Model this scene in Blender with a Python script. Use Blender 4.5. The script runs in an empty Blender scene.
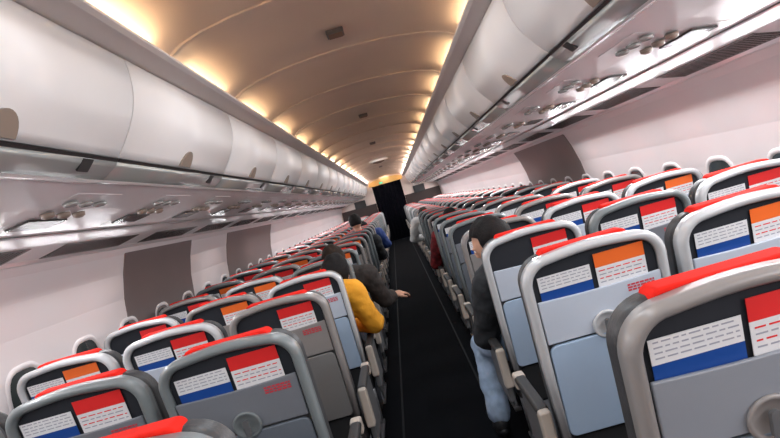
import bpy, bmesh, math, random
from mathutils import Vector, Matrix
random.seed(7)
C = bpy.context.scene.collection
sc = bpy.context.scene
ORD = ['nearest','second','third','fourth','fifth','sixth','seventh','eighth','ninth','tenth','eleventh','twelfth','thirteenth',
 'fourteenth','fifteenth','sixteenth','seventeenth','eighteenth','nineteenth','twentieth','twenty-first','twenty-second',
 'twenty-third','twenty-fourth','twenty-fifth','twenty-sixth','twenty-seventh','twenty-eighth','twenty-ninth','thirtieth']+['far']*40

# ---------------------------------------------------------------- materials
def mat(name, col, rough=.5, metal=0, noise=0, nscale=8, bump=0, bscale=60, coat=0, spec=.5, emit=None, estr=0):
    m = bpy.data.materials.new(name); m.use_nodes = True
    nt = m.node_tree; b = nt.nodes['Principled BSDF']
    b.inputs['Base Color'].default_value = (*col, 1)
    b.inputs['Roughness'].default_value = rough
    b.inputs['Metallic'].default_value = metal
    b.inputs['Coat Weight'].default_value = coat
    b.inputs['Specular IOR Level'].default_value = spec
    tc = nt.nodes.new('ShaderNodeTexCoord')
    if noise:
        n = nt.nodes.new('ShaderNodeTexNoise'); n.inputs['Scale'].default_value = nscale
        n.inputs['Detail'].default_value = 4
        r = nt.nodes.new('ShaderNodeValToRGB')
        r.color_ramp.elements[0].position = .3; r.color_ramp.elements[1].position = .7
        r.color_ramp.elements[0].color = (*[c*(1-noise) for c in col], 1)
        r.color_ramp.elements[1].color = (*[min(1, c*(1+noise)) for c in col], 1)
        nt.links.new(tc.outputs['Object'], n.inputs['Vector'])
        nt.links.new(n.outputs['Fac'], r.inputs['Fac']); nt.links.new(r.outputs['Color'], b.inputs['Base Color'])
    if bump:
        n2 = nt.nodes.new('ShaderNodeTexNoise'); n2.inputs['Scale'].default_value = bscale
        bp = nt.nodes.new('ShaderNodeBump'); bp.inputs['Strength'].default_value = bump; bp.inputs['Distance'].default_value = .005
        nt.links.new(tc.outputs['Object'], n2.inputs['Vector'])
        nt.links.new(n2.outputs['Fac'], bp.inputs['Height']); nt.links.new(bp.outputs['Normal'], b.inputs['Normal'])
    if emit:
        b.inputs['Emission Color'].default_value = (*emit, 1); b.inputs['Emission Strength'].default_value = estr
    return m
M = dict(
 ceiling = mat('ceiling panel', (.70,.60,.52), .42, noise=.03, nscale=2),
 cove = mat('cove trim', (.80,.77,.76), .4),
 bin = mat('bin plastic', (.82,.79,.78), .36, noise=.02, nscale=3),
 rim = mat('bin rail', (.44,.45,.43), .24, metal=.35),
 chrome = mat('polished trim', (.80,.80,.79), .3, metal=.55),
 gap = mat('dark gap', (.03,.028,.027), .6),
 latch = mat('tan latch', (.30,.235,.19), .4),
 psu = mat('service panel', (.80,.79,.79), .3, noise=.02, nscale=3),
 grille = mat('return grille', (.06,.055,.052), .25, metal=.2),
 wall = mat('wall lining', (.76,.69,.69), .35, noise=.04, nscale=1.2),
 wall_shade = mat('shaded wall lining', (.17,.13,.125), .4, noise=.05, nscale=2),  # dark wall stretches, shade carried by the colour
 frame = mat('window frame', (.68,.62,.62), .4),
 pane = mat('window pane', (.035,.042,.042), .15),
 carpet = mat('carpet', (.0035,.004,.006), .95, noise=.4, nscale=90, bump=.5, bscale=300, spec=.1),
 track = mat('floor strip', (.011,.011,.013), .7, spec=.2),
 shell = mat('seat shell', (.13,.13,.135), .45),
 panel = mat('seat panel', (.56,.61,.70), .38, noise=.03, nscale=6, bump=.05, bscale=400),
 tray = mat('tray', (.40,.51,.66), .36, noise=.03, nscale=6, bump=.05, bscale=400),
 panel2 = mat('seat panel warm', (.27,.245,.235), .4, noise=.03, nscale=6, bump=.05, bscale=400),  # numbered seat copies below: shade on the seat backs put into colour
 tray2 = mat('tray warm', (.20,.19,.185), .4, noise=.03, nscale=6, bump=.05, bscale=400),
 bezel = mat('seat bezel', (.56,.56,.57), .25, coat=.3),
 bezel2 = mat('seat bezel warm', (.27,.245,.235), .35, coat=.2),
 bezel3 = mat('seat bezel deep shade', (.19,.21,.215), .35, coat=.2),
 panel3 = mat('seat panel deep shade', (.19,.20,.225), .4, noise=.03, nscale=6, bump=.05, bscale=400),
 tray3 = mat('tray deep shade', (.15,.17,.20), .4, noise=.03, nscale=6, bump=.05, bscale=400),
 panel4 = mat('seat panel half shade', (.27,.285,.32), .4, noise=.03, nscale=6, bump=.05, bscale=400),
 tray4 = mat('tray half shade', (.22,.26,.31), .4, noise=.03, nscale=6, bump=.05, bscale=400),
 pocket = mat('pocket lining', (.024,.026,.033), .7, spec=.3),
 leather = mat('dark leather', (.045,.043,.045), .45, noise=.15, nscale=20, bump=.2, bscale=120),
 red = mat('red cover', (.72,.020,.012), .85, spec=.1, noise=.08, nscale=25, bump=.15, bscale=300),
 net = mat('net pocket', (.02,.02,.022), .9),
 pad = mat('armrest pad', (.035,.033,.033), .5),
 cap = mat('armrest cap', (.50,.43,.37), .35),
 legm = mat('seat leg metal', (.42,.42,.44), .3, metal=.7),
 paper = mat('paper', (.80,.79,.80), .35),
 blue = mat('card blue', (.010,.065,.30), .4),
 navy = mat('card navy', (.02,.04,.13), .3),
 orange = mat('card orange', (.95,.17,.03), .35),
 cred = mat('card red', (.80,.03,.03), .35),
 ink = mat('ink', (.38,.38,.44), .5),
 labelred = mat('label red', (.62,.05,.07), .5),
 bulk = mat('bulkhead laminate', (.62,.50,.44), .45, noise=.05, nscale=4),
 bulkdark = mat('bulkhead carpet', (.035,.022,.02), .8),
 screen = mat('screen', (.008,.008,.009), .5),
 curtain = mat('curtain', (.004,.004,.006), 1, noise=.2, nscale=30, spec=0),
 lintel = mat('amber lintel', (.62,.36,.10), .4),
 green = mat('exit green', (.05,.45,.22), .4, emit=(.1,.8,.4), estr=.5),
 lens = mat('lamp lens', (.9,.85,.75), .3, emit=(1,.8,.55), estr=2.0),
 spk = mat('speaker grille', (.20,.13,.10), .6),
 skin = mat('skin', (.62,.33,.22), .5, noise=.05, nscale=15),
 hair = mat('dark hair', (.010,.008,.008), .7, spec=.2, noise=.3, nscale=60, bump=.6, bscale=120),
 hairb = mat('brown hair', (.028,.017,.012), .7, spec=.2, noise=.3, nscale=60, bump=.6, bscale=120),
 jacket = mat('black jacket', (.014,.015,.018), .8, bump=.4, bscale=60),
 mustard = mat('mustard knit', (.85,.36,.02), .85, bump=.4, bscale=80),
 brown = mat('brown coat', (.032,.024,.021), .85, bump=.4, bscale=60),
 jeans = mat('pale jeans', (.33,.43,.58), .85, noise=.25, nscale=14, bump=.3, bscale=150),
 djeans = mat('dark trousers', (.02,.022,.03), .85, bump=.3, bscale=150),
 white = mat('white shirt', (.60,.59,.58), .8, bump=.3, bscale=80),
 bluec = mat('blue shirt', (.02,.05,.20), .8, bump=.3, bscale=80),
 redc = mat('red plaid', (.17,.010,.015), .8, noise=.6, nscale=25, bump=.3, bscale=80),
 shoe = mat('shoe', (.02,.02,.022), .5),
)
SHORT = {'seat_red':'red'}

# ---------------------------------------------------------------- helpers
def obj(name, bm, mats, parent=None, smooth=False, bevel=0, loc=None):
    me = bpy.data.meshes.new(name); bmesh.ops.recalc_face_normals(bm, faces=bm.faces); bm.to_mesh(me); bm.free()
    o = bpy.data.objects.new(name, me); C.objects.link(o)
    if not isinstance(mats, (list, tuple)): mats = [mats]
    for m in mats: me.materials.append(M[m])
    if parent: o.parent = parent
    if loc: o.location = loc
    if smooth: me.shade_smooth() if hasattr(me,'shade_smooth') else None
    if bevel:
        me.shade_smooth(); me.set_sharp_from_angle(angle=math.radians(38))
        b = o.modifiers.new('bevel','BEVEL'); b.width = bevel; b.segments = 2; b.limit_method = 'ANGLE'; b.angle_limit = math.radians(40)
        b.harden_normals = True
    return o
def thing(name, label, cat, loc=(0,0,0), group=None, rotz=0):
    o = bpy.data.objects.new(name, None); C.objects.link(o); o.location = loc; o.rotation_euler.z = rotz
    o.empty_display_size = .05
    o['label'] = label; o['category'] = cat
    if group: o['group'] = group
    return o
def tag(o, label, cat, group=None):
    o['label'] = label; o['category'] = cat
    if group: o['group'] = group
    return o
def struct(name, bm, m, parent=None, **k):
    o = obj(name, bm, m, parent, **k)
    if not parent: o['kind'] = 'structure'
    return o
def copy_tree(o, parent=None):
    c = o.copy(); C.objects.link(c); c.parent = parent
    if 'label' in c and parent is None: pass
    for ch in list(o.children): copy_tree(ch, c)
    return c
def box(bm, x0,x1,y0,y1,z0,z1, mi=0):
    vs = [bm.verts.new(p) for p in ((x0,y0,z0),(x1,y0,z0),(x1,y1,z0),(x0,y1,z0),(x0,y0,z1),(x1,y0,z1),(x1,y1,z1),(x0,y1,z1))]
    for f in ((0,3,2,1),(4,5,6,7),(0,1,5,4),(1,2,6,5),(2,3,7,6),(3,0,4,7)):
        fc = bm.faces.new([vs[i] for i in f]); fc.material_index = mi
    return vs
def prism_y(bm, pts, y0, y1, mi=0, sm=False, ny=1):
    """closed outline in XZ extruded along Y"""
    rings = [[bm.verts.new((x, y0+(y1-y0)*k/ny, z)) for x, z in pts] for k in range(ny+1)]
    n = len(pts)
    for a, b in zip(rings, rings[1:]):
        for i in range(n):
            f = bm.faces.new((a[i], a[(i+1)%n], b[(i+1)%n], b[i])); f.material_index = mi; f.smooth = sm
    f = bm.faces.new(rings[0]); f.material_index = mi
    f = bm.faces.new(rings[-1][::-1]); f.material_index = mi
    return [v for r in rings for v in r]
def mir(pts, s): return [(x*s, z) for x, z in pts]
def tube(bm, pts, r, seg=10, cap=True, mi=0, closed=False):
    pts = [Vector(p) for p in pts]; rings = []
    n = len(pts)
    for i, p in enumerate(pts):
        if closed: d = pts[(i+1)%n]-pts[(i-1)%n]
        else: d = (pts[min(i+1,n-1)]-pts[max(i-1,0)])
        d.normalize()
        a = Vector((0,0,1)) if abs(d.z) < .9 else Vector((0,1,0))
        u = d.cross(a).normalized(); w = u.cross(d).normalized()
        rr = r[i] if isinstance(r, (list,tuple)) else r
        rings.append([bm.verts.new(p+u*math.cos(t)*rr+w*math.sin(t)*rr) for t in [2*math.pi*k/seg for k in range(seg)]])
    rng = range(n if closed else n-1)
    for i in rng:
        a, b = rings[i], rings[(i+1)%n]
        for k in range(seg):
            f = bm.faces.new((a[k],a[(k+1)%seg],b[(k+1)%seg],b[k])); f.smooth = True; f.material_index = mi
    if cap and not closed:
        bm.faces.new(rings[0][::-1]); bm.faces.new(rings[-1])
def lathe(bm, prof, axis, org, seg=20, mi=0):
    """prof: (radius, offset along axis)"""
    ax = Vector(axis).normalized(); a = Vector((0,0,1)) if abs(ax.z) < .9 else Vector((1,0,0))
    u = ax.cross(a).normalized(); w = ax.cross(u)
    rings = []
    for r, h in prof:
        rings.append([bm.verts.new(Vector(org)+ax*h+(u*math.cos(2*math.pi*k/seg)+w*math.sin(2*math.pi*k/seg))*max(r,.0004)) for k in range(seg)])
    for a_, b_ in zip(rings, rings[1:]):
        for k in range(seg):
            f = bm.faces.new((a_[k],a_[(k+1)%seg],b_[(k+1)%seg],b_[k])); f.material_index = mi; f.smooth = True
    bm.faces.new(rings[0][::-1]).material_index = mi; bm.faces.new(rings[-1]).material_index = mi

# ---------------------------------------------------------------- the cabin shell
Y0, Y1 = -2.2, 20.5
EYE = 1.42
PROF_WALL = [(1.72,1.612),(1.755,1.56),(1.80,1.44),(1.84,1.28),(1.862,1.10),(1.87,.90),(1.865,.65),(1.845,.40),(1.80,.15),(1.76,0)]
def wall_x(z):
    for (xa,za),(xb,zb) in zip(PROF_WALL, PROF_WALL[1:]):
        if zb <= z <= za: return xa+(xb-xa)*(za-z)/(za-zb)
    return 1.8
bm = bmesh.new(); box(bm, -1.9,1.9, Y0,Y1, -.05,0); struct('floor', bm, 'carpet')
for s, nm in ((-1,'left'),(1,'right')):
    bm = bmesh.new(); box(bm, s*.285-.007, s*.285+.007, Y0,Y1-.3, 0,.004); struct('trim_'+('1' if s<0 else '2'), bm, 'track')
    bm = bmesh.new()
    P = mir(PROF_WALL, s); Q = [(x+s*.05, z) for x, z in P][::-1]
    prism_y(bm, P+Q, Y0, Y1, sm=False)
    w = struct('wall_'+nm, bm, 'wall')
# rear and front end walls
bm = bmesh.new(); box(bm, -1.95,1.95, Y0-.06,Y0, 0,2.5); struct('wall_back', bm, 'bulk')

PANEL = .95
CEIL = [(.70,2.17),(.665,2.215),(.60,2.255),(.50,2.285),(.38,2.306),(.25,2.320),(.12,2.327),(0,2.33)]
full = [(-x,z) for x,z in CEIL] + [(x,z) for x,z in CEIL[::-1][1:]]
bm = bmesh.new()
ny0 = int((Y0)/PANEL)-1
yy = []
k = 0; y = Y0
off = .40
edges = [Y0]+[off+PANEL*i for i in range(-2, 30) if Y0 < off+PANEL*i < Y1]+[Y1]
rows_ = []
for a, b in zip(edges, edges[1:]):
    for t in (0,.03,.2,.5,.8,.97):
        yv = a+(b-a)*t
        dip = {0:.010,.03:0,.2:-.004,.5:-.008,.8:-.004,.97:0}[t]   # panels bow up a little between their seams
        rows_.append([bm.verts.new((x, yv, z-dip)) for x, z in full])
rows_.append([bm.verts.new((x, Y1, z)) for x, z in full])
for a, b in zip(rows_, rows_[1:]):
    for i in range(len(full)-1):
        f = bm.faces.new((a[i],a[i+1],b[i+1],b[i])); f.smooth = True
o = struct('ceiling', bm, 'ceiling')
sm_ = o.modifiers.new('thick','SOLIDIFY'); sm_.thickness = .03; sm_.offset = 1
# ribs across each seam
ti = 3
for e in edges[1:-1]:
    bm = bmesh.new()
    prism_y(bm, [(x*.985,z-.013) for x,z in full]+[(x,z+.01) for x,z in full[::-1]], e-.012, e+.012)
    struct('trim_%d' % ti, bm, 'ceiling'); ti += 1
# cove lips, return strips, rails
YB0, YB1 = -1.9, 20.1
for s in (-1,1):
    bm = bmesh.new(); prism_y(bm, mir([(.715,2.125),(.68,2.128),(.612,2.140),(.596,2.150),(.599,2.163),(.62,2.158),(.69,2.15),(.71,2.19),(.72,2.19)], s), YB0, YB1)
    struct('trim_%d' % ti, bm, 'cove'); ti += 1
    # upper closure of service panel strip (continuous shelf under the bins)
    bm = bmesh.new(); prism_y(bm, mir([(.90,1.752),(1.12,1.715),(1.385,1.682),(1.40,1.70),(1.40,1.76),(.90,1.79)], s), YB0, YB1)
    struct('trim_%d' % ti, bm, 'psu'); ti += 1
    bm = bmesh.new(); prism_y(bm, mir([(1.385,1.678),(1.392,1.673),(1.405,1.678),(1.405,1.69)], s), YB0, YB1)
    struct('trim_%d' % ti, bm, 'chrome'); ti += 1
    bm = bmesh.new(); prism_y(bm, mir([(1.405,1.684),(1.56,1.645),(1.69,1.618),(1.70,1.66),(1.41,1.73)], s), YB0, YB1)
    struct('trim_%d' % ti, bm, 'psu'); ti += 1
    bm = bmesh.new(); prism_y(bm, mir([(1.688,1.617),(1.70,1.603),(1.735,1.60),(1.74,1.64),(1.70,1.64)], s), YB0, YB1)
    struct('trim_%d' % ti, bm, 'chrome'); ti += 1

# air return grilles along the rail (dark polished inserts)
def make_grille(s):
    bm = bmesh.new()
    prism_y(bm, mir([(1.535,1.6485),(1.685,1.6165),(1.69,1.635),(1.54,1.665)], s), -.40, .40)
    for k in range(26):
        y = -.385+k*.03
        prism_y(bm, mir([(1.55,1.6435),(1.67,1.618),(1.67,1.6225),(1.55,1.648)], s), y, y+.012)
    return obj('return_air_grille', bm, 'grille')
for s, nm in ((-1,'left'),(1,'right')):
    g0 = None
    for k in range(22):
        y = 1.02+1.07*k+(0 if s<0 else .5)
        if y > 19.6: break
        g = make_grille(s) if g0 is None else g0.copy()
        if g0 is None: g0 = g
        else: C.objects.link(g)
        g.location = (0,y,0)
        tag(g, 'dark polished air grille along the %s wall rail, %s from the camera' % (nm, ORD[k]), 'air grille', 'air grilles along the wall rails')

# darker panels added on the walls, wall shade put into their colour
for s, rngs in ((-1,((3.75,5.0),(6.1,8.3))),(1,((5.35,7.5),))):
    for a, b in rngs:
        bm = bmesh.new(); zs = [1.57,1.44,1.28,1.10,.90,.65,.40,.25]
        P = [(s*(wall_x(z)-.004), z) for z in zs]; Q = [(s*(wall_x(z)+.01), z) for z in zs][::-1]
        prism_y(bm, P+Q, a, b); struct('trim_%d' % ti, bm, 'wall_shade', bevel=.002); ti += 1

# windows
def make_window(s, idx, y, src=None):
    nm = 'window_%d' % idx
    if src is None:
        bm = bmesh.new(); seg = 28
        def ring(hw, hz, inset):
            out = []
            for k in range(seg):
                t = 2*math.pi*k/seg; c, sn = math.cos(t), math.sin(t); e = 2/3.2
                yy_ = math.copysign(abs(c)**e, c)*hw; zz = .955+math.copysign(abs(sn)**e, sn)*hz
                out.append(bm.verts.new((s*(wall_x(zz)-inset), yy_, zz)))
            return out
        rs = [ring(.15,.205,-.002), ring(.146,.20,.006), ring(.128,.18,.007), ring(.12,.170,-.004)]
        for a, b in zip(rs, rs[1:]):
            for k in range(seg): bm.faces.new((a[k],a[(k+1)%seg],b[(k+1)%seg],b[k])).smooth = True
        f = obj(nm, bm, 'frame'); f['kind'] = 'structure'
        bm = bmesh.new(); r_ = ring.__closure__ and None
        vs = []
        for k in range(seg):
            t = 2*math.pi*k/seg; c, sn = math.cos(t), math.sin(t); e = 2/3.2
            yy_ = math.copysign(abs(c)**e, c)*.125; zz = .955+math.copysign(abs(sn)**e, sn)*.175
            vs.append((yy_, zz))
        a = [bm.verts.new((s*(wall_x(z)-.003), y_, z)) for y_, z in vs]; b = [bm.verts.new((s*(wall_x(z)-.001), y_, z)) for y_, z in vs]
        bm.faces.new(a); bm.faces.new(b[::-1])
        for k in range(seg): bm.faces.new((a[k],a[(k+1)%seg],b[(k+1)%seg],b[k]))
        p = obj('pane', bm, 'pane', f)
    else:
        f = copy_tree(src); f.name = nm
    f.location = (0,y,0)
    return f
wi = 1
for s in (-1,1):
    src = None
    for k in range(35):
        y = 1.05+.54*k
        f = make_window(s, wi, y, src)
        if src is None: src = f
        wi += 1

# ---------------------------------------------------------------- overhead bins
BL = 1.2
def bin_parts(root, s):
    h = BL/2-.004
    # door : bulging curved front
    A, B = (.690,2.122), (.805,1.812)
    outer = []
    for t in [i/12 for i in range(13)]:
        x = A[0]+(B[0]-A[0])*t; z = A[1]+(B[1]-A[1])*t
        bul = .040*math.sin(math.pi*t**.9)
        outer.append((x-bul*.93, z-bul*.35))
    inner = [(x+.018, z+.004) for x, z in outer[::-1]]
    bm = bmesh.new(); prism_y(bm, mir(outer+inner, s), -h, h, sm=True)
    for f in bm.faces:
        if abs(f.normal.y) > .5 or len(f.verts) > 4: f.smooth = False
    door = obj('door', bm, 'bin', root)
    # half disc latch at door's lower edge
    bm = bmesh.new(); n = 14; R = .065
    dv = Vector((A[0]-B[0], 0, A[1]-B[1])).normalized()
    base = Vector((B[0]-.004,0,B[1]+.004))
    nv = Vector((-dv.z,0,dv.x))  # outward to aisle
    # follow the bulge with two rings
    pts0, pts1 = [], []
    for k in range(n+1):
        t = math.pi*k/n; yv = math.cos(t)*R; up = math.sin(t)*R*1.05
        tt = 1-up/.33; bul = .040*math.sin(math.pi*max(0,min(1,tt))**.9)
        c = base+dv*up+nv*(bul-.006)
        pts0.append(c+Vector((0,yv,0))); pts1.append(c+nv*.012+Vector((0,yv*.93,0)))
    va = [bm.verts.new((p.x*s,p.y,p.z)) for p in pts0]; vb = [bm.verts.new((p.x*s,p.y,p.z)) for p in pts1]
    for k in range(n): bm.faces.new((va[k],va[k+1],vb[k+1],vb[k]))
    bm.faces.new((va[0],vb[0],vb[-1],va[-1])); bm.faces.new(vb); bm.faces.new(va[::-1])
    la = obj('latch', bm, 'latch', door)
    la['label'] = 'tan half-round latch'
    # body box behind with lower lip
    bm = bmesh.new()
    prism_y(bm, mir([(.716,2.12),(.80,1.838),(.826,1.82),(.84,1.80),(.90,1.795),(1.55,1.76),(1.62,1.86),(1.40,2.12)], s), -h, h)
    obj('body', bm, 'bin', root)
    bm = bmesh.new()
    prism_y(bm, mir([(.800,1.806),(.812,1.812),(.85,1.80),(.845,1.79),(.81,1.80)], s), -h, h); obj('door_gap', bm, 'gap', root)
    bm = bmesh.new()
    prism_y(bm, mir([(.812,1.800),(.826,1.785),(.862,1.762),(.900,1.748),(.906,1.756),(.87,1.79),(.84,1.80)], s), -h-.003, h+.003, sm=True)
    obj('lower_rail', bm, 'rim', root)
    bm = bmesh.new(); prism_y(bm, mir([(.874,1.753),(.880,1.747),(.892,1.7465),(.893,1.752)], s), -h-.003, h+.003); obj('rail_trim', bm, 'chrome', root)
    # hinge blocks on lower rail
    for yy_ in (.42,):
        bm = bmesh.new(); prism_y(bm, mir([(.813,1.797),(.835,1.774),(.845,1.765),(.850,1.775),(.83,1.80)], s), yy_-.03, yy_+.03); obj('hinge', bm, 'gap', root)
for s, nm, st in ((-1,'left',.13),(1,'right',.50)):
    src = None
    ys = [st+BL*k for k in range(-1, 19) if st+BL*k+BL/2 < 20.15]
    for k, y in enumerate(ys):
        if src is None:
            src = r = thing('overhead_bin', '', 'overhead bin', (0,y,0), 'overhead bins on both sides'); bin_parts(r, s)
        else:
            r = copy_tree(src); r.location = (0,y,0)
        r['label'] = 'white closed overhead bin on the %s side, %s from the camera' % (nm, ORD[k])
    yend = ys[-1]+BL/2

# ---------------------------------------------------------------- seats
def slope(bm):
    for v in bm.verts: v.co.y += (1.13-v.co.z)*.17
def arch(hw, z0, z1, r, crown=.010, taper=.0, n=8):
    """outline (x,z), open at the bottom: up the left side, over the top, down the right side"""
    pts = [(-hw+taper, z0), (-hw+taper*.3, z0+(z1-z0)*.4)]
    for k in range(n+1):
        t = math.pi-(math.pi/2)*k/n; pts.append((-hw+r+r*math.cos(t), z1-r+r*math.sin(t)))
    for k in range(1,6):
        x = -hw+r+(2*hw-2*r)*k/6; pts.append((x, z1+crown*math.sin(math.pi*k/6)))
    for k in range(n+1):
        t = math.pi/2-(math.pi/2)*k/n; pts.append((hw-r+r*math.cos(t), z1-r+r*math.sin(t)))
    pts += [(hw-taper*.3, z0+(z1-z0)*.4), (hw-taper, z0)]
    return pts
def rrect(x0,x1,z0,z1,r,n=5):
    out = []
    for cx, cz, a in ((x1-r,z1-r,0),(x0+r,z1-r,90),(x0+r,z0+r,180),(x1-r,z0+r,270)):
        for k in range(n+1):
            t = math.radians(a+90*k/n); out.append((cx+r*math.cos(t), cz+r*math.sin(t)))
    return out
HW = .222
def make_seat(aside, shade=False, far=False, window=False):
    """aside: side of the aisle armrest (-1 left / +1 right)"""
    pn, tr, bz = {0:('panel','tray','bezel'),1:('panel2','tray2','bezel2'),2:('panel3','tray3','bezel3'),3:('panel4','tray4','bezel2')}[int(shade)]  # one seat shell in a lit colour and three shaded ones
    root = thing('airliner_seat', '', 'seat', group='airliner seats')
    bm = bmesh.new(); prism_y(bm, arch(HW-.004,.50,1.125,.085,taper=.012), .010,.050); slope(bm)
    sh = obj('seat_shell', bm, 'shell', root, bevel=.004)
    # bezel rim
    bm = bmesh.new()
    o1 = arch(HW,.52,1.13,.088,taper=.012); i1 = arch(HW-.026,.52,1.103,.062,taper=.010)
    o2 = arch(HW+.002,.52,1.132,.088,taper=.012)
    o3 = arch(HW-.008,.52,1.123,.082,taper=.012); i3 = arch(HW-.020,.52,1.110,.068,taper=.010)
    R = [[bm.verts.new((x,yv,z)) for x,z in L] for L, yv in ((o2,.030),(o2,-.010),(o3,-.022),(i3,-.022),(i1,-.012),(i1,.012))]
    for a, b in zip(R, R[1:]):
        for i in range(len(a)-1): bm.faces.new((a[i],a[i+1],b[i+1],b[i])).smooth = True
    for e in (0,-1): bm.faces.new([r[e] for r in R])
    bm.faces.ensure_lookup_table()
    for i in range(len(o1)-1): bm.faces.new((R[-1][i],R[-1][i+1],R[0][i+1],R[0][i]))
    slope(bm); obj('bezel', bm, bz, root)
    bm = bmesh.new()
    inn = [p for p in arch(HW-.028,.93,1.101,.060)]
    prism_y(bm, inn, .003,.012); slope(bm); obj('literature_pocket', bm, 'pocket', root)
    # upper panel with softly dished top edge
    hw = HW-.029
    top = [(hw*(1-2*k/8), .995-.006*math.sin(math.pi*k/8)) for k in range(9)]
    bm = bmesh.new(); prism_y(bm, [(-hw+.002,.852),(hw-.002,.852)]+top, -.016,-.004); slope(bm)
    up = obj('upper_panel', bm, pn, root, bevel=.004)
    bm = bmesh.new(); prism_y(bm, rrect(-hw+.003,hw-.003,.530,.846,.025), -.020,-.002); slope(bm)
    ty = obj('tray_table', bm, tr, root, bevel=.004)
    if not far:
        # round recessed latch dish between panel and tray
        bm = bmesh.new(); lathe(bm, [(.043,0),(.046,.004),(.044,.009),(.038,.010),(.034,.004),(.012,.002)], (0,-1,0), (0,-.015,.872), 28); slope(bm)
        d = obj('latch_dish', bm, bz, ty)
        bm = bmesh.new(); prism_y(bm, rrect(-.009,.009,.838,.892,.008), -.034,-.024); slope(bm)
        obj('tray_latch', bm, 'shell', d)
        # red printed warning lines
        bm = bmesh.new(); random.seed(3)
        for r_ in range(3):
            x = .085
            while x < .165:
                w = random.uniform(.006,.016); box(bm, x, min(x+w,.168), -.0172,-.0161, .970-r_*.0085,.9755-r_*.0085); x += w+.003
        slope(bm); wl = obj('warning_text', bm, 'labelred', up); wl['label'] = 'small lines of red warning text'
        bm = bmesh.new(); prism_y(bm, rrect(-hw+.01,hw-.01,.34,.522,.03), -.006,.03); slope(bm); obj('net_pocket', bm, 'net', root, bevel=.008)
    # front padding
    bm = bmesh.new(); prism_y(bm, arch(HW-.006,.40,1.128,.085,taper=.012), .050,.125); slope(bm)
    obj('back_cushion', bm, 'leather', root, bevel=.022)
    bm = bmesh.new()
    prism_y(bm, rrect(-.140,.140,1.0,1.142,.020), .036,.110); slope(bm)
    hc = obj('headrest_cover', bm, 'red', root, bevel=.012); hc['label'] = 'bright red cloth headrest cover'
    bm = bmesh.new(); box(bm, -.215,.215,.17,.62,.34,.46); obj('seat_cushion', bm, 'leather', root, bevel=.03)
    # armrest on aisle side
    sides = [aside] + ([-aside] if window else [])
    for sd in sides:
        x = sd*.247
        bm = bmesh.new()
        box(bm, x-.022,x+.022,.13,.50,.600,.632); ar = obj('armrest', bm, 'pad', root, bevel=.012)
        bm = bmesh.new(); box(bm, x-.023,x+.023,.46,.515,.575,.636)
        cp = obj('armrest_cap', bm, 'cap', ar, bevel=.01); cp['label'] = 'beige plastic end cap'
        bm = bmesh.new(); box(bm, x-.020,x+.020,.10,.16,.44,.625); obj('armrest_post', bm, 'cap', ar, bevel=.01)
        bm = bmesh.new(); box(bm, x-.014,x+.014,.14,.44,.36,.598); obj('armrest_side', bm, 'shell', ar, bevel=.008)
    if not far:
        for sx in (-.15,.15):
            bm = bmesh.new(); tube(bm, [(sx,.20,.345),(sx,.17,.012)], .017, 8); tube(bm, [(sx,.56,.345),(sx,.50,.012)], .017, 8); box(bm, sx-.02,sx+.02,.13,.56,0,.018)
            obj('leg', bm, 'legm', root)
    return root

PITCH = .76; ROW0 = .96; NR = 25
XS = {'aisle':.578,'middle':1.068,'window':1.556}
protos = {}
def card_mesh(kind):
    bm = bmesh.new(); W = .165 if kind == 'blue' else .155
    z0, z1 = .935, (1.068 if kind == 'blue' else 1.094)
    h = W/2
    if kind == 'blue':
        box(bm, -h,h,-.0032,-.0014, z0,1.020, 1); box(bm, -h,h,-.0032,-.0014,1.020,z1,0)
        random.seed(5)
        for r in range(4):
            z = 1.030+r*.010; x = -h+.008
            while x < h-.012:
                w = random.uniform(.008,.022); box(bm, x,min(x+w,h-.006),-.0037,-.0033,z,z+.0028,2); x += w+.005
        ms = ['paper','blue','ink']
    else:
        box(bm, -h,h,-.0032,-.0014, z0,1.050, 0); box(bm, -h,h,-.0032,-.0014,1.050,z1,1)
        random.seed(9)
        for r in range(4):
            z = 1.000+r*.012; x = -h+.008
            while x < h-.012:
                w = random.uniform(.010,.026); box(bm, x,min(x+w,h-.006),-.0037,-.0033,z,z+.0032,2 if r%2 else 3); x += w+.006
        ms = ['paper','orange' if kind == 'orange' else 'cred','cred','ink']
    slope(bm)
    me = bpy.data.meshes.new('leaflet'); bmesh.ops.recalc_face_normals(bm, faces=bm.faces); bm.to_mesh(me); bm.free()
    for m in ms: me.materials.append(M[m])
    return me
CM = {k: card_mesh(k) for k in ('blue','orange','red')}
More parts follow.
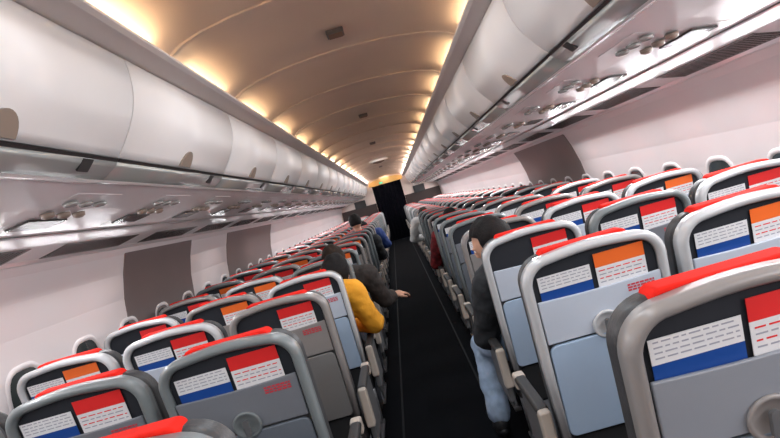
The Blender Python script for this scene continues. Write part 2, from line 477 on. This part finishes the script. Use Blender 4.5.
# explicit near choices: (side, col, row) -> (shell warm?, left card, right card)
SPEC = {(1,'aisle',0):('red','c'), (1,'aisle',1):('orange','c'), (1,'middle',0):('orange','c'), (1,'aisle',2):('red',None)}
SHADED = {(-1,'aisle',2),(-1,'aisle',4),(-1,'aisle',5),(1,'aisle',4),(1,'aisle',5),(1,'aisle',3),(-1,'middle',1),(1,'aisle',7),(-1,'aisle',7),(1,'middle',4),(-1,'middle',3)}  # seats coloured darker to stand for less light on them
rng = random.Random(11)
for s, nm in ((-1,'left'),(1,'right')):
    for row in range(NR):
        for col, cx in XS.items():
            shade = (s,col,row) in SHADED or (row > 3 and rng.random() < .75)
            shade = int(shade)
            if (s,col,row) in ((-1,'aisle',1),(-1,'aisle',0),(-1,'middle',1),(-1,'middle',0),(-1,'window',1),(1,'middle',2)) : shade = 2
            elif row > 3 and rng.random() < .5: shade = 2
            if s > 0 and row == 0: shade = 3
            far = row >= 13
            key = (s, shade, far, col=='window')
            loc = (s*cx, ROW0+PITCH*row, 0)
            if key not in protos:
                protos[key] = r = make_seat(-s, shade, far, col=='window')
            else:
                r = copy_tree(protos[key])
            r.location = loc
            r['label'] = '%s airliner seat, %s column %s of the aisle, %s row from the camera' % (('blue-grey','brown-shaded','deep-shaded','half-shaded')[shade], col, nm, ORD[row])
            if row < 14:
                kinds = []
                p = rng.random(); q = rng.random(); e = rng.random()
                if (s,col,row) == (1,'aisle',2): lk, rk = None, 'red'
                elif (s,col,row) == (-1,'aisle',2): lk, rk = None, 'red'
                elif row < 3: lk, rk = 'blue', ('orange' if e < .5 else 'red')
                else: lk = 'blue' if p < .7 else None; rk = ('orange' if e < .35 else 'red') if q < .85 else None
                if (s,col,row) in ((1,'aisle',1),(1,'middle',0)): rk = 'orange'
                if (s,col,row) in ((1,'aisle',0),(-1,'aisle',1)): rk = 'red'
                for kd, dx in ((lk,-.094),(rk,.078)):
                    if not kd: continue
                    c = bpy.data.objects.new('leaflet', CM[kd]); C.objects.link(c)
                    c.location = (loc[0]+dx+rng.uniform(-.006,.006), loc[1], 0)
                    tag(c, '%s leaflet in the pocket of the %s %s seat, %s row' % ({'blue':'white and blue','orange':'orange-topped white','red':'red-topped white'}[kd], nm, col, ORD[row]),
                        'leaflet', 'leaflets in the seat pockets')

# ---------------------------------------------------------------- passenger service units
def make_psu(s):
    r = thing('passenger_service_unit', '', 'service unit', group='service units under the bins')
    def zz(x): return 1.752-(x-.90)*.168 if x < 1.12 else 1.715-(x-1.12)*.1245
    bm = bmesh.new(); prism_y(bm, mir([(.98,zz(.98)-.0025),(1.33,zz(1.33)-.0025),(1.33,zz(1.33)+.004),(.98,zz(.98)+.004)], s), -.16,.16); obj('panel', bm, 'psu', r, bevel=.003)
    for k in range(3):
        x = 1.03+.04*0; y = -.10+.10*k
        bm = bmesh.new(); lathe(bm, [(.026,0),(.026,.010),(.018,.014),(.010,.006)], (0,0,-1), (s*1.05,y,zz(1.05)-.003), 16); obj('reading_light', bm, 'rim', r)
        bm = bmesh.new(); lathe(bm, [(.024,0),(.022,.014),(.012,.020),(.008,.012)], (0,0,-1), (s*1.14,y,zz(1.14)-.003), 16); obj('air_nozzle', bm, 'latch', r)
    bm = bmesh.new(); prism_y(bm, mir([(1.20,zz(1.20)-.010),(1.29,zz(1.29)-.010),(1.29,zz(1.29)-.002),(1.20,zz(1.20)-.002)], s), -.12,.12); obj('sign_strip', bm, 'grille', r)
    return r
for s, nm in ((-1,'left'),(1,'right')):
    src = None
    for k in range(24):
        y = 1.35+.76*k
        if src is None: src = r = make_psu(s)
        else: r = copy_tree(src)
        r.location = (0,y,0)
        r['label'] = 'service unit with reading lights under the %s bins, %s from the camera' % (nm, ORD[k])

# ---------------------------------------------------------------- ceiling fixtures
for k, y in enumerate((2.95,5.8,8.6,14.6)):
    r = thing('ceiling_speaker', 'small dark square ceiling fitting on the centre line, %s from the camera' % ORD[k], 'ceiling fitting', (0,y,2.322), 'small ceiling fittings')
    bm = bmesh.new(); box(bm, -.045,.045,-.045,.045,-.012,.012); obj('frame', bm, 'shell', r, bevel=.004)
    bm = bmesh.new(); box(bm, -.036,.036,-.036,.036,-.016,-.011); obj('grille', bm, 'spk', r)
r = thing('ceiling_lamp', 'oval reddish-brown ceiling fitting with pale rim, far down the aisle', 'ceiling lamp', (0,11.9,2.322))
bm = bmesh.new(); lathe(bm, [(.21,0),(.20,.05),(.16,.07),(.14,.05)], (0,0,-1), (0,0,.01), 28); obj('rim', bm, 'bin', r)
bm = bmesh.new(); lathe(bm, [(.14,0),(.12,.07),(.05,.09)], (0,0,-1), (0,0,0), 24); obj('cover', bm, 'spk', r)

# ---------------------------------------------------------------- front end of the cabin
YE = 20.2
for s, nm in ((-1,'left'),(1,'right')):
    bm = bmesh.new(); prism_y(bm, mir([(.52,0),(.52,2.02),(.60,2.14),(.70,2.18),(1.66,2.1),(1.90,1.2),(1.80,0)], s), YE, YE+.06)
    struct('trim_%d' % ti, bm, 'bulk'); ti += 1
    bm = bmesh.new(); prism_y(bm, mir([(.525,0),(.525,1.46),(1.79,1.46),(1.84,.8),(1.78,0)], s), YE-.008, YE+.001); struct('trim_%d' % ti, bm, 'bulkdark'); ti += 1
    r = thing('wall_monitor', 'black screen mounted on the %s front partition below the bins' % nm, 'screen', (s*1.08,YE,1.56), 'screens on the front partitions')
    bm = bmesh.new(); prism_y(bm, rrect(-.20,.20,-.13,.13,.02), -.05,-.01); obj('screen', bm, 'screen', r, bevel=.005)
    bm = bmesh.new(); box(bm, -.06,.06,-.01,.0,-.05,.05); obj('bracket', bm, 'shell', r)
bm = bmesh.new(); prism_y(bm, [(-.60,2.05),(.60,2.05),(.62,2.17),(.4,2.24),(0,2.27),(-.4,2.24),(-.62,2.17)], YE-.02, YE+.06); struct('trim_%d' % ti, bm, 'lintel'); ti += 1
bm = bmesh.new(); prism_y(bm, [(-1.0,2.0),(1.0,2.0),(1.0,2.4),(-1.0,2.4)], YE+.07, YE+.12); struct('wall_front', bm, 'bulk')
r = thing('exit_sign', 'small green lit sign on the amber lintel over the front doorway', 'sign', (-.17,YE-.03,2.11))
bm = bmesh.new(); box(bm, -.07,.07,-.02,.01,-.035,.035); obj('housing', bm, 'shell', r, bevel=.004)
bm = bmesh.new(); box(bm, -.06,.06,-.024,-.019,-.027,.027); obj('sign_face', bm, 'green', r)
# dark curtain with folds in the doorway
bm = bmesh.new(); n = 60; fr, bk = [], []
for k in range(n+1):
    x = -.53+1.06*k/n; yv = YE+.02+.015*math.sin(k*.9)
    fr.append((x,yv)); bk.append((x,yv+.008))
a = [bm.verts.new((x,y,.01)) for x,y in fr]; b = [bm.verts.new((x,y,2.07)) for x,y in fr]
c = [bm.verts.new((x,y,.01)) for x,y in bk]; d = [bm.verts.new((x,y,2.07)) for x,y in bk]
for k in range(n):
    bm.faces.new((a[k],a[k+1],b[k+1],b[k])); bm.faces.new((c[k+1],c[k],d[k],d[k+1]))
    bm.faces.new((b[k],b[k+1],d[k+1],d[k])); bm.faces.new((a[k+1],a[k],c[k],c[k+1]))
bm.faces.new((a[0],b[0],d[0],c[0])); bm.faces.new((a[n],c[n],d[n],b[n]))
o = obj('curtain', bm, 'curtain'); tag(o, 'black curtain closing the doorway at the far end of the aisle', 'curtain')

# ---------------------------------------------------------------- passengers
def capsule(bm, a, b, ra, rb, seg=14):
    a, b = Vector(a), Vector(b); ax = b-a; L_ = ax.length
    if L_ < 1e-5: ax = Vector((0,0,1)); L_ = 0
    prof = [(ra*math.cos(t), -ra*math.sin(t)) for t in [math.radians(x) for x in (88,66,44,22,0)]]
    prof += [(ra*(1-q)+rb*q, L_*q) for q in (.25,.5,.75)]
    prof += [(rb*math.cos(t), L_+rb*math.sin(t)) for t in [math.radians(x) for x in (0,22,44,66,88)]]
    lathe(bm, prof, ax, a, seg)
def fuse(o, vox, it):
    rm = o.modifiers.new('fuse','REMESH'); rm.mode = 'VOXEL'; rm.voxel_size = vox; rm.use_smooth_shade = True
    if it:
        m = o.modifiers.new('soft','SMOOTH'); m.iterations = it; m.factor = .5
def ell(bm, c, r, rot=None, seg=16, deform=None):
    g = bmesh.ops.create_uvsphere(bm, u_segments=seg, v_segments=seg*3//4, radius=1)
    for v in g['verts']:
        p = Vector((v.co.x*r[0], v.co.y*r[1], v.co.z*r[2]))
        if deform: p = deform(p)
        if rot: p = rot @ p
        v.co = p+Vector(c)
    return g['verts']
def hand(bm_list, wrist, dirv, palmn, sc_=1.0, curl=.5):
    """adds palm + 5 fingers chains; dirv = along hand, palmn = palm normal"""
    d = dirv.normalized(); n = palmn.normalized(); side = d.cross(n).normalized()
    out = []
    palm_end = wrist+d*.085*sc_
    for k, L in enumerate((.068,.078,.073,.058)):
        o = (k-1.5)*.021*sc_
        p0 = wrist+d*.02*sc_+side*o*.55; p1 = palm_end+side*o
        l = L*sc_; a1 = curl*.7; a2 = curl*1.5; a3 = curl*2.0
        p2 = p1+(d*math.cos(a1)+n*math.sin(a1))*l*.42
        p3 = p2+(d*math.cos(a2)+n*math.sin(a2))*l*.32
        p4 = p3+(d*math.cos(a3)+n*math.sin(a3))*l*.26
        out.append(([p0,p1,p2,p3,p4],[.015*sc_,.0125*sc_,.0095*sc_,.0085*sc_,.0072*sc_]))
    t0 = wrist+d*.015*sc_-side*.012*sc_; t1 = wrist+d*.045*sc_-side*.040*sc_+n*.008
    t2 = t1+(d*.75-side*.45+n*.3).normalized()*.033*sc_; t3 = t2+(d*.95-side*.1+n*.3).normalized()*.028*sc_
    out.append(([t0,t1,t2,t3],[.016*sc_,.0125*sc_,.010*sc_,.008*sc_]))
    bm_list.extend(out)
def passenger(label, hips, chest, neck, head, face, arms, legs, top, pants, hair='hair', longhair=False, vox=.006, sleeves=True, sl_mat=None):
    """all in world coordinates; face = direction the face looks. arms: list of (shoulder, elbow, wrist, handdir, palmnormal)"""
    V = Vector
    root = thing('person', label, 'person', (hips[0],hips[1],0), 'seated passengers')
    O = V((hips[0],hips[1],0))
    L = lambda p: V(p)-O
    H, Cn, N, Hd = L(hips), L(chest), L(neck), L(head)
    mid = (H+Cn)/2+V((0,-.015,0))
    ax_s = (L(arms[0][0])-L(arms[1][0])).normalized()
    def torso(bm, g, neck_top):
        tilt = Matrix.Rotation(math.atan2((Cn-H).x, (Cn-H).z), 3, 'Y')
        ell(bm, H, (.150+g,.115+g,.115+g), tilt, 20); ell(bm, mid, (.135+g,.100+g,.17+g), tilt, 20)
        ell(bm, Cn+V((0,0,-.02)), (.150+g,.105+g,.155+g), tilt, 20)
        capsule(bm, L(arms[0][0]), L(arms[1][0]), .058+g, .058+g); capsule(bm, L(arms[0][0]), Cn+V((0,0,.09)), .05+g, .06+g); capsule(bm, L(arms[1][0]), Cn+V((0,0,.09)), .05+g, .06+g)
        if neck_top is not None: capsule(bm, Cn+V((0,0,.05)), neck_top, .060+g*.8, .052+g*.8)
    bm = bmesh.new(); torso(bm, 0, Hd-(Hd-N)*.35)
    for sh, el, wr, hd, pn in arms:
        capsule(bm, L(sh), L(el), .054, .041); capsule(bm, L(el), L(wr), .041, .026)
        capsule(bm, L(wr), L(wr)+V(hd).normalized()*.06, .024, .026)
    for hp, kn, an, toe in legs:
        capsule(bm, L(hp), L(kn), .084, .058); capsule(bm, L(kn), L(an), .058, .037); capsule(bm, L(an), L(toe), .036, .030)
    fingers = []
    for sh, el, wr, hd, pn in arms: hand(fingers, L(wr), V(hd), V(pn))
    for p, r in fingers: tube(bm, p, r, 8)
    # head with face
    f = V(face).normalized(); upv = (Hd-N).normalized(); rx = f.cross(upv).normalized(); up2 = rx.cross(f).normalized()
    R = Matrix((rx, f, up2)).transposed()
    def dfm(p):
        q = p.copy()
        if q.z < -.02:
            t = (-q.z-.02)/.09; q.x *= 1-.30*t
            if q.y < 0: q.y *= 1-.35*t
        if q.y < 0: q.y *= 1.05
        return q
    ell(bm, Hd, (.075,.092,.112), R, 20, dfm)
    ell(bm, Hd+R@V((0,.094,-.018)), (.011,.017,.024), R, 8)
    ell(bm, Hd+R@V((0,.098,-.030)), (.016,.012,.009), R, 8)
    ell(bm, Hd+R@V((0,.086,-.056)), (.024,.010,.006), R, 8)
    ell(bm, Hd+R@V((0,.087,-.067)), (.020,.010,.007), R, 8)
    for sx in (-1,1):
        ell(bm, Hd+R@V((sx*.076,-.006,-.012)), (.010,.018,.031), R, 10)
        ell(bm, Hd+R@V((sx*.030,.083,.020)), (.020,.010,.006), R, 8)
    body = obj('body', bm, 'skin', root, smooth=True)
    fuse(body, vox, 2)
    for sx in (-1,1):
        bm = bmesh.new(); ell(bm, Hd+R@V((sx*.030,.083,.006)), (.012,.008,.008), R, 10); obj('eye', bm, 'paper', root, smooth=True)
    # hair cap
    bm = bmesh.new()
    def hd2(p):
        q = p.copy()
        if q.y > .03 and q.z < .055: q.y = .03+(q.y-.03)*.1
        if q.z < -.055: q.z = -.055+(q.z+.055)*.2
        a = math.atan2(q.x, q.z); q *= 1+.025*math.sin(a*9+q.y*60)+.015*math.sin(q.y*140+a*4)
        return q
    ell(bm, Hd+R@V((0,-.012,.020)), (.089,.103,.116), R, 32, hd2)
    if longhair:
        ell(bm, Hd+R@V((0,-.055,-.09)), (.080,.055,.14), R, 24, lambda p: p*(1+.04*math.sin(p.x*150)))
    obj('hair', bm, hair, root, smooth=True)
    # top garment
    tx = bpy.data.textures.new('fold','CLOUDS'); tx.noise_scale = .08
    bm = bmesh.new(); torso(bm, .024, None); capsule(bm, Cn+V((0,0,.05)), Cn+(N-Cn)*.70, .085, .072)
    for sh, el, wr, hd, pn in arms:
        e = L(wr)-(L(wr)-L(el))*.12
        capsule(bm, L(sh), L(el), .080, .064); capsule(bm, L(el), e, .064, .046)
    g = obj('top', bm, top, root, smooth=True); fuse(g, .010, 6)
    dm = g.modifiers.new('fold','DISPLACE'); dm.texture = tx; dm.strength = .03; dm.mid_level = .42
    bm = bmesh.new(); ell(bm, H, (.172,.135,.13), None, 20)
    for hp, kn, an, toe in legs:
        a_ = L(an)-(L(an)-L(kn))*.10
        capsule(bm, L(hp), L(kn), .104, .076); capsule(bm, L(kn), a_, .076, .062)
    g = obj('trousers', bm, pants, root, smooth=True); fuse(g, .010, 6)
    dm = g.modifiers.new('fold','DISPLACE'); dm.texture = tx; dm.strength = .025; dm.mid_level = .42
    for hp, kn, an, toe in legs:
        a_ = L(an); t_ = L(toe); d = (t_-a_); d.z = 0; d.normalize()
        bm = bmesh.new()
        RR = Matrix((V((d.y,-d.x,0)), d, V((0,0,1)))).transposed()
        ell(bm, V(((a_.x+t_.x)/2, (a_.y+t_.y)/2, .050)), (.045,.125,.046), RR, 16); ell(bm, V((a_.x,a_.y,.085)), (.043,.052,.055), RR, 12)
        for v in bm.verts:
            if v.co.z < .004: v.co.z = .004
        obj('shoe', bm, 'shoe', root, smooth=True)
    return root
def seated(label, sx, row, top, pants, aisle, lean=0., hair='hair', longhair=False, head=None, shoulder=None, elbow=None, wrist=None, hdir=(0,1,-.2), palm=(0,0,-1), calf=None, face=(0,1,-.1), vox=.006):
    """aisle = +1 when the aisle is on the passenger's right (+x), -1 when it is on the left"""
    yb = ROW0+PITCH*row; cx = sx
    hips = (cx, yb+.33, .58); ch = (cx+aisle*(.03+lean*.55), yb+.29, .90)
    nk = (cx+aisle*(.04+lean*.9), yb+.28, 1.03)
    nk0 = nk; hd = head or (cx+aisle*(.05+lean*1.1), yb+.30, 1.17)
    nk = (nk[0]*.4+hd[0]*.6, nk[1], min(nk[2], hd[2]-.135))
    s_in = (ch[0]-aisle*.18, ch[1]+.01, ch[2]+.055)
    s_out = shoulder or (ch[0]+aisle*.18, ch[1], ch[2]+.05)
    el_o = elbow or (s_out[0]+aisle*.05, s_out[1]+.12, s_out[2]-.27)
    wr_o = wrist or (cx+aisle*.10, el_o[1]+.24, .68)
    el_i = (s_in[0]-aisle*.02, s_in[1]+.10, s_in[2]-.26); wr_i = (cx-aisle*.05, s_in[1]+.30, .66)
    arms = [(s_out, el_o, wr_o, hdir, palm), (s_in, el_i, wr_i, (aisle*.3,1,-.2), (0,0,-1))]
    kn_o = (cx+aisle*.12, yb+.76, .52); an_o = (cx+aisle*.12, yb+.72, .09)
    if calf: kn_o, an_o = calf
    kn_i = (cx-aisle*.11, yb+.76, .53); an_i = (cx-aisle*.11, yb+.74, .09)
    legs = [((cx+aisle*.09, yb+.36,.55), kn_o, an_o, (an_o[0], an_o[1]+.14, .05)), ((cx-aisle*.09, yb+.36,.55), kn_i, an_i, (an_i[0], an_i[1]+.14,.05))]
    return passenger(label, hips, ch, nk, hd, face, arms, legs, top, pants, hair, longhair, vox)
AX = XS['aisle']
seated('person with short black hair, black jacket, pale jeans leaning into aisle from right', AX, 2, 'jacket', 'jeans', -1, lean=.06,
   head=(.45,2.74,1.09), shoulder=(.385,2.76,.90), elbow=(.315,2.86,.62), wrist=(.40,3.08,.64), calf=((.33,3.20,.50),(.285,3.08,.10)), face=(-.85,.5,-.25))
seated('person with dark hair and mustard sleeve on the left side of the aisle', -AX, 3, 'mustard', 'djeans', 1, lean=.04,
   head=(-.43,3.62,1.065), shoulder=(-.355,3.50,.95), elbow=(-.275,3.58,.70), wrist=(-.42,3.84,.68))
seated('person in dark brown coat stretching a hand into the aisle from the left', -AX, 4, 'brown', 'djeans', 1, lean=.08, hair='hairb', longhair=True,
   head=(-.50,4.32,1.09), shoulder=(-.285,4.26,.93), elbow=(-.215,4.34,.70), wrist=(-.155,4.46,.70), hdir=(.7,.5,-.05), palm=(0,.3,-1))
seated('person in red checked shirt at the right of the aisle, farther ahead', AX, 6, 'redc', 'djeans', -1, lean=.02, head=(.57,5.84,1.05), shoulder=(.40,5.80,.92), elbow=(.31,5.92,.66), vox=.008)
seated('person in white shirt leaning into the aisle from the right, far ahead', AX, 10, 'white', 'djeans', -1, lean=.12, hair='hairb', head=(.46,8.9,1.05), shoulder=(.31,8.85,.98), elbow=(.21,8.95,.74), vox=.008)
seated('person with black hair sitting tall on the left of the aisle, far ahead', -AX, 9, 'jacket', 'djeans', 1, lean=.04, head=(-.54,8.1,1.25), vox=.008)
seated('person in blue shirt with arm in aisle on the left, far ahead', -AX, 11, 'bluec', 'djeans', 1, lean=.06, head=(-.54,9.65,1.08), shoulder=(-.33,9.6,.97), elbow=(-.23,9.7,.72), vox=.008)

# ---------------------------------------------------------------- lights
def area(name, loc, rot, sx, sy, e, col, spread=180):
    l = bpy.data.lights.new(name,'AREA'); l.shape = 'RECTANGLE'; l.size = sx; l.size_y = sy; l.energy = e; l.color = col; l.spread = math.radians(spread)
    o = bpy.data.objects.new(name, l); C.objects.link(o); o.location = loc; o.rotation_euler = rot
    return o
for i, (a, b) in enumerate(zip(edges, edges[1:])):
    y = (a+b)/2; ln = (b-a)*.62
    for s in (-1,1):
        # cove tube: shines up and inwards onto the ceiling panel
        far_ = max(0, min(1, (y-8)/8)); pw = 1.9 if y < 2.6 else (1.15 if y < 8 else 1.15+1.5*(y-8))
        pw = min(pw, 9)
        col = (1,.72+.18*far_,.42+.42*far_)
        area('cove_lamp', (s*.652,y,2.172), (0, math.radians(180-s*-35), 0), .03, ln, pw, col)
# unseen sidewall wash lamps along the rail, left out to darken wall stretches
for s, gaps in ((-1,((3.4,5.3),(6.0,7.0))),(1,((5.2,7.6),))):
    y = -1.5
    while y < 19.9:
        if not any(a < y < b for a, b in gaps):
            area('sidewall_lamp', (s*1.60,y,1.60), (0, math.radians(s*35), 0), .03, .45, 6.4 if s > 0 else 3.2, (.96,.97,1))
        y += .54
# unseen fill panels along the ceiling centre line, added to brighten bins and seats
for i in range(12):
    y = -1.4+1.9*i; en = (8,13,12,6,4,5,9,11,11,9,8,8,8)[i]
    area('aisle_fill', (0,y,2.29), (0,0,0), .30, 1.7, en, (.86,.94,1))
w = bpy.data.worlds.new('World'); sc.world = w; w.use_nodes = True
w.node_tree.nodes['Background'].inputs[0].default_value = (.5,.6,.8,1); w.node_tree.nodes['Background'].inputs[1].default_value = .3

# ---------------------------------------------------------------- camera
F = 570.0; TH = math.radians(16); CX = .045
cam = bpy.data.cameras.new('camera'); co = bpy.data.objects.new('camera', cam); C.objects.link(co)
cam.sensor_fit = 'HORIZONTAL'; cam.sensor_width = 36; cam.lens = 36*F/780
VPX, VPY = 392-390, 219-200      # vanishing point relative to the picture centre, y up
u = VPX*math.cos(TH)+VPY*math.sin(TH); v = -VPX*math.sin(TH)+VPY*math.cos(TH)
fwd = Vector((-u, F, -v)).normalized()
up = Vector((math.sin(TH), 0, math.cos(TH)))
right = fwd.cross(up).normalized(); up = right.cross(fwd).normalized()
mtx = Matrix((right, up, -fwd)).transposed().to_4x4(); mtx.translation = Vector((CX,0,EYE))
co.matrix_world = mtx
cam.clip_start = .02; cam.clip_end = 100
sc.camera = co
sc.view_settings.view_transform = 'Standard'; sc.view_settings.look = 'None'; sc.view_settings.gamma = 1
sc.view_settings.exposure = .06
